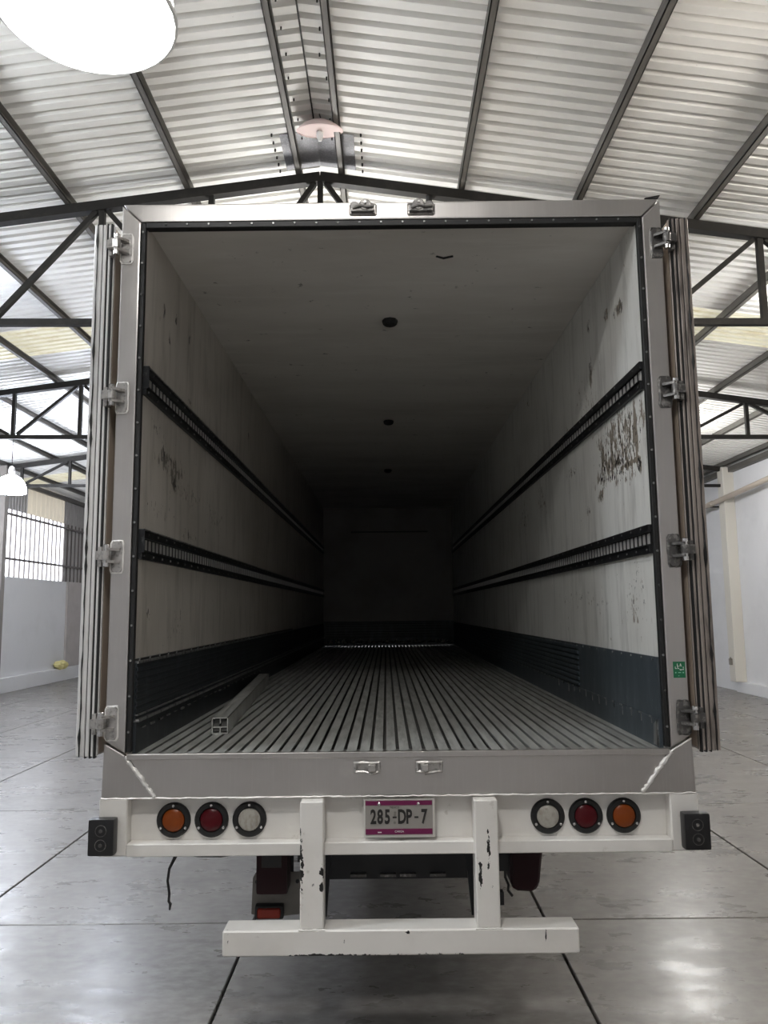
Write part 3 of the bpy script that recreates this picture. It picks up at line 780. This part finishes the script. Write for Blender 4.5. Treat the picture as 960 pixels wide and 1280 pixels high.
MB().lathe([(.0032,0),(.0032,.0007)], (1.259,-.0022,1.637),'Y',10).lathe([(.0032,0),(.0032,.0007)], (1.293,-.0022,1.637),'Y',10).box(1.270,1.283,-.0022,-.0015,1.6355,1.639).box(1.2705,1.2745,-.0022,-.0015,1.6215,1.6245).build('print', M['paleink'], st)

# rear beam, bumper
BY = .055
P(MB().box(-1.2, 1.2, BY, BY+.012, .87, 1.116), 'rear_beam', M['whitepaint'])
P(MB().box(-1.2, 1.2, -.012, BY+.001, .868, .922), 'beam_ledge', M['whitepaint'], bevel=.004)
for s in (-1, 1):
    xa, xb = sorted((s*1.2005, s*1.326))
    P(MB().box(xa, xb, -.004, .10, .868, 1.1135), 'beam_end', M['whitepaint'], bevel=.006)
    xa, xb = sorted((s*1.2385, s*1.352))
    rb = P(MB().box(xa, xb, -.060, -.005, .886, 1.040), 'bumper_block', M['rubber_gloss'], bevel=.012, seg=2, smooth=True)
    xc = (xa+xb)/2
    for zz in (.932, .992):
        MB().lathe([(.025,.001),(.025,-.002),(.0225,-.002),(.0225,.001)], (xc,-.060,zz),'Y',20,close=True).build('bolt_ring', M['castmetal'], rb, smooth=True)
        MB().lathe([(.008,0),(.008,-.006),(.004,-.008)], (xc,-.060,zz),'Y',8).build('bolt', M['castmetal'], rb, smooth=True)
for s in (-1, 1):
    xa, xb = sorted((s*.328, s*.430))
    P(MB().box(xa, xb, -.060, .05, .578, 1.106), 'bumper_post', M['whitepaint'], bevel=.005)
    pts = [(xa-.006+ (xb-xa+.012)*k/14, -.062+random.uniform(-.002,.002), .578) for k in range(15)]
    P(MB().tube(pts, [random.uniform(.003,.006) for _ in pts], 5), 'weld_seam', M['whitepaint'], smooth=True)
P(MB().box(-.760, .763, -.065, .06, .474, .578), 'bumper_bar', M['whitepaint'], bevel=.006)

# round lights
def round_light(x, lens, label):
    z = 1.008
    h = MB().lathe([(.052,.0),(.076,.0),(.076,-.010),(.070,-.017),(.054,-.017),(.050,-.010)], (x, BY, z), 'Y', 32, close=True).build('round_light', M['rubber'], T, smooth=True, origin=(x, BY, z))
    h['label'] = label
    MB().lathe([(.0505,-.004),(.049,-.014),(.040,-.021),(.022,-.025),(.0001,-.026)], (x, BY, z), 'Y', 28).build('lens', lens, h, smooth=True)
    for a in (90, 210, 330):
        px, pz = x+.0635*math.cos(math.radians(a)), z+.0635*math.sin(math.radians(a))
        MB().lathe([(.0062,-.014),(.006,-.019),(.003,-.021)], (px, BY, pz), 'Y', 8).build('screw', M['chrome'], h, smooth=True)
for s in (-1, 1):
    round_light(s*.668, M['clear'], 'round light with a clear lens')
    round_light(s*.838, M['red'], 'round light with a red lens')
    round_light(s*1.008, M['amber'], 'round light with an amber lens')

# licence plate
PYF = -.002
pl = P(MB().box(-.148, .150, PYF, PYF+.004, .949, 1.095), 'licence_plate', M['plate_bg'], label='grey and magenta licence plate reading 285-DP-7')
MB().box(-.155, .160, PYF+.004, PYF+.01, .937, 1.10).build('backing', M['plate_backing'], pl)
MB().box(-.146, .148, PYF-.0015, PYF, 1.074, 1.093).build('top_band', M['magenta'], pl)
MB().box(-.146, .148, PYF-.0015, PYF, .951, .974).build('bottom_band', M['magenta'], pl)
for x in (-.087, .087):
    MB().lathe([(.0075,0),(.007,-.004),(.003,-.006)], (x, PYF-.0015, 1.081), 'Y', 6).build('bolt', M['chrome'], pl)
cx = {'2':-.112,'8':-.082,'5':-.050,'-':-.018,'D':.014,'P':.045,'–':.078,'7':.112}
for ch, x in cx.items():
    if ch in '-–': MB().box(x-.009, x+.009, PYF-.0012, PYF, 1.019, 1.026).build('character', M['ink'], pl)
    else: text_obj(ch, .083, (x, PYF-.0006, 1.0225), M['ink'], pl, 'character', sx=.62, bold=.0028)
text_obj('MEXICO', .011, (-.018, PYF-.0006, 1.064), M['ink'], pl, 'lettering', .0004)
text_obj('CARGA', .012, (.002, PYF-.0022, .9625), M['whiteink'], pl, 'lettering', .0004)
MB().box(-.093,-.076,PYF-.0022,PYF-.0015,.9575,.9620).build('print', M['whiteink'], pl)
MB().box(.086,.098,PYF-.0022,PYF-.0015,.9585,.9615).build('print', M['magenta'], pl)
seal = MB()
for k in (0,3,4): seal.lathe([(.006,0),(.006,-.0004)], (-.018+.004*math.sin(k*2.2), PYF, 1.000+.0105*k), 'Y', 8)
seal.build('seal_print', M['greyplate'], pl)

# things hanging under the rear beam
P(MB().box(-.36,.36,.55,.62,.585,.98), 'cross_member', M['chassis'])
for s in (-1, 1):
    P(MB().box(min(s*.36,s*.46), max(s*.36,s*.46), .12, 10.5, .80, 1.115), 'chassis_rail', M['chassis'])
    P(MB().bar((s*.33,.35,.90),(s*.355,.25,.52), .035, .03, (0,1,0)), 'strut', M['chassis'])
for x in (-.2,-.05,.05,.2):
    P(MB().box(x-.04,x+.04,.53,.5505,.600,.613), 'clamp', M['castmetal'])
bl = P(MB().box(-.652,-.506,.13,.26,.655,.88), 'tail_light', M['darkred'], bevel=.02, seg=2, smooth=True, label='dark red box light hanging under the left of the beam')
MB().box(-.625,-.535,.127,.131,.775,.84).build('reflector', M['rubber'], bl)
MB().box(-.665,-.495,.26,.275,.66,.90).build('back_plate', M['chassis'], bl)
bp = P(MB().prism([(-.685,.255,.690),(-.672,.255,.715),(-.63,.255,.715),(-.62,.255,.685),(-.53,.255,.685),(-.52,.255,.715),(-.46,.255,.715),(-.45,.255,.69),(-.455,.255,.53),(-.60,.255,.515),(-.69,.255,.53)], (0,.008,0)), 'bracket_plate', M['greyplate'])
for x in (-.665,-.475): MB().lathe([(.009,0),(.009,-.006)], (x,.255,.675),'Y',8).build('bolt', M['chassis'], bp)
ol = P(MB().box(-.668,-.535,.205,.255,.522,.582), 'marker_light', M['rubber'], bevel=.012, seg=2, smooth=True, label='small red orange light on the grey bracket plate')
MB().box(-.655,-.548,.198,.206,.530,.574).build('lens', M['redorange'], ol, bevel=.006)
br = P(MB().prism([(.505,.12,.88),(.505,.12,.69),(.525,.12,.665),(.61,.12,.66),(.635,.12,.69),(.655,.12,.84),(.640,.12,.88)], (0,.16,0)), 'tail_light', M['darkred'], bevel=.012, label='dark red box light hanging under the right of the beam')
MB().box(.46,.505,.16,.24,.74,.90).build('mount', M['chassis'], br)
P(MB().box(.44,.475,.14,.18,.60,.655), 'cable_clip', M['chassis'])
P(MB().tube([(.49,.18,.76),(.487,.17,.71),(.50,.16,.68),(.495,.15,.66),(.515,.15,.635)], .006, 6), 'cable', M['wire'])
P(MB().tube([(-.99,.06,.872),(-1.0,.05,.845),(-1.022,.045,.80),(-1.028,.045,.75),(-1.018,.04,.70),(-1.02,.04,.665),(-1.012,.04,.655),(-1.015,.04,.63)], [.010,.008,.006,.006,.006,.006,.007,.004], 7), 'cable', M['wire'], smooth=True, label='black cable hanging loose below the left lights')
P(MB().tube([(-.99,.07,.866),(-.90,.08,.850),(-.80,.08,.848),(-.68,.09,.862),(-.60,.2,.87)], .012, 7), 'cable', M['wire'], smooth=True)
# running gear farther forward
for y in (4.4, 5.75):
    P(MB().lathe([(.07,-.95),(.07,.95)], (0,y,.52),'X',12), 'axle', M['chassis'])
    for s in (-1, 1):
        for x in (.74, 1.06):
            w = MB().lathe([(.30,-.13),(.48,-.13),(.52,-.10),(.52,.10),(.48,.13),(.30,.13)], (s*x, y, .52), 'X', 32, close=True)
            w = w.build('wheel', M['wheel'], T, smooth=True)
            MB().lathe([(.10,.02),(.30,.10),(.30,-.10),(.10,-.02)], (s*x, y, .52), 'X', 24).build('rim', M['castlight'], w, smooth=True)
        P(MB().box(min(s*.40,s*.50), max(s*.40,s*.50), y-.2, y+.2, .55, .82), 'suspension', M['chassis'])
for s in (-1, 1):
    P(MB().box(min(s*.75,s*.87), max(s*.75,s*.87), 8.9, 9.02, .03, 1.12).box(min(s*.69,s*.93), max(s*.69,s*.93), 8.8, 9.1, .0, .03), 'landing_leg', M['chassis'])

# ------------------------------------------------------------------ cargo bar on the trailer floor
cb = empty('cargo_bar', (-.92, .6, 1.30), 'hollow square aluminium bar lying on the ribbed trailer floor near the left side', 'bar')
p0 = Vector((-.918, .575, 1.3425)); p1 = Vector((-1.135, 3.45, 1.3425))
dd = (p1-p0).normalized(); sd = Vector((dd.y, -dd.x, 0)); w = .042; t = .005
up = Vector((0,0,1))
mb = MB()
for c_, a_, b_ in ((up*(w-t/2), sd*w, up*t/2), (-up*(w-t/2), sd*w, up*t/2), (sd*(w-t/2), sd*t/2, up*w), (-sd*(w-t/2), sd*t/2, up*w)):
    mb.prism([p0+c_-a_-b_, p0+c_+a_-b_, p0+c_+a_+b_, p0+c_-a_+b_], p1-p0)
mb.build('tube', M['floor_alu'], cb)
i_ = MB()
for c_, a_, b_ in ((Vector((0,0,-.008)), sd*(w-t), up*.003), (up*.026, sd*.003, up*.016), (-up*.026+sd*.0, sd*.003, up*.014)):
    i_.prism([p0+dd*.012+c_-a_-b_, p0+dd*.012+c_+a_-b_, p0+dd*.012+c_+a_+b_, p0+dd*.012+c_-a_+b_], dd*.5)
i_.build('web', M['floor_alu'], cb)
i2 = MB()
for sx_ in (-1, 1):
    c_ = sd*sx_*.020
    i2.prism([p0+dd*.02+c_-sd*.014-up*.03, p0+dd*.02+c_+sd*.014-up*.03, p0+dd*.02+c_+sd*.014+up*.03, p0+dd*.02+c_-sd*.014+up*.03], dd*.1)
i2.build('latch_core', M['groove'], cb)
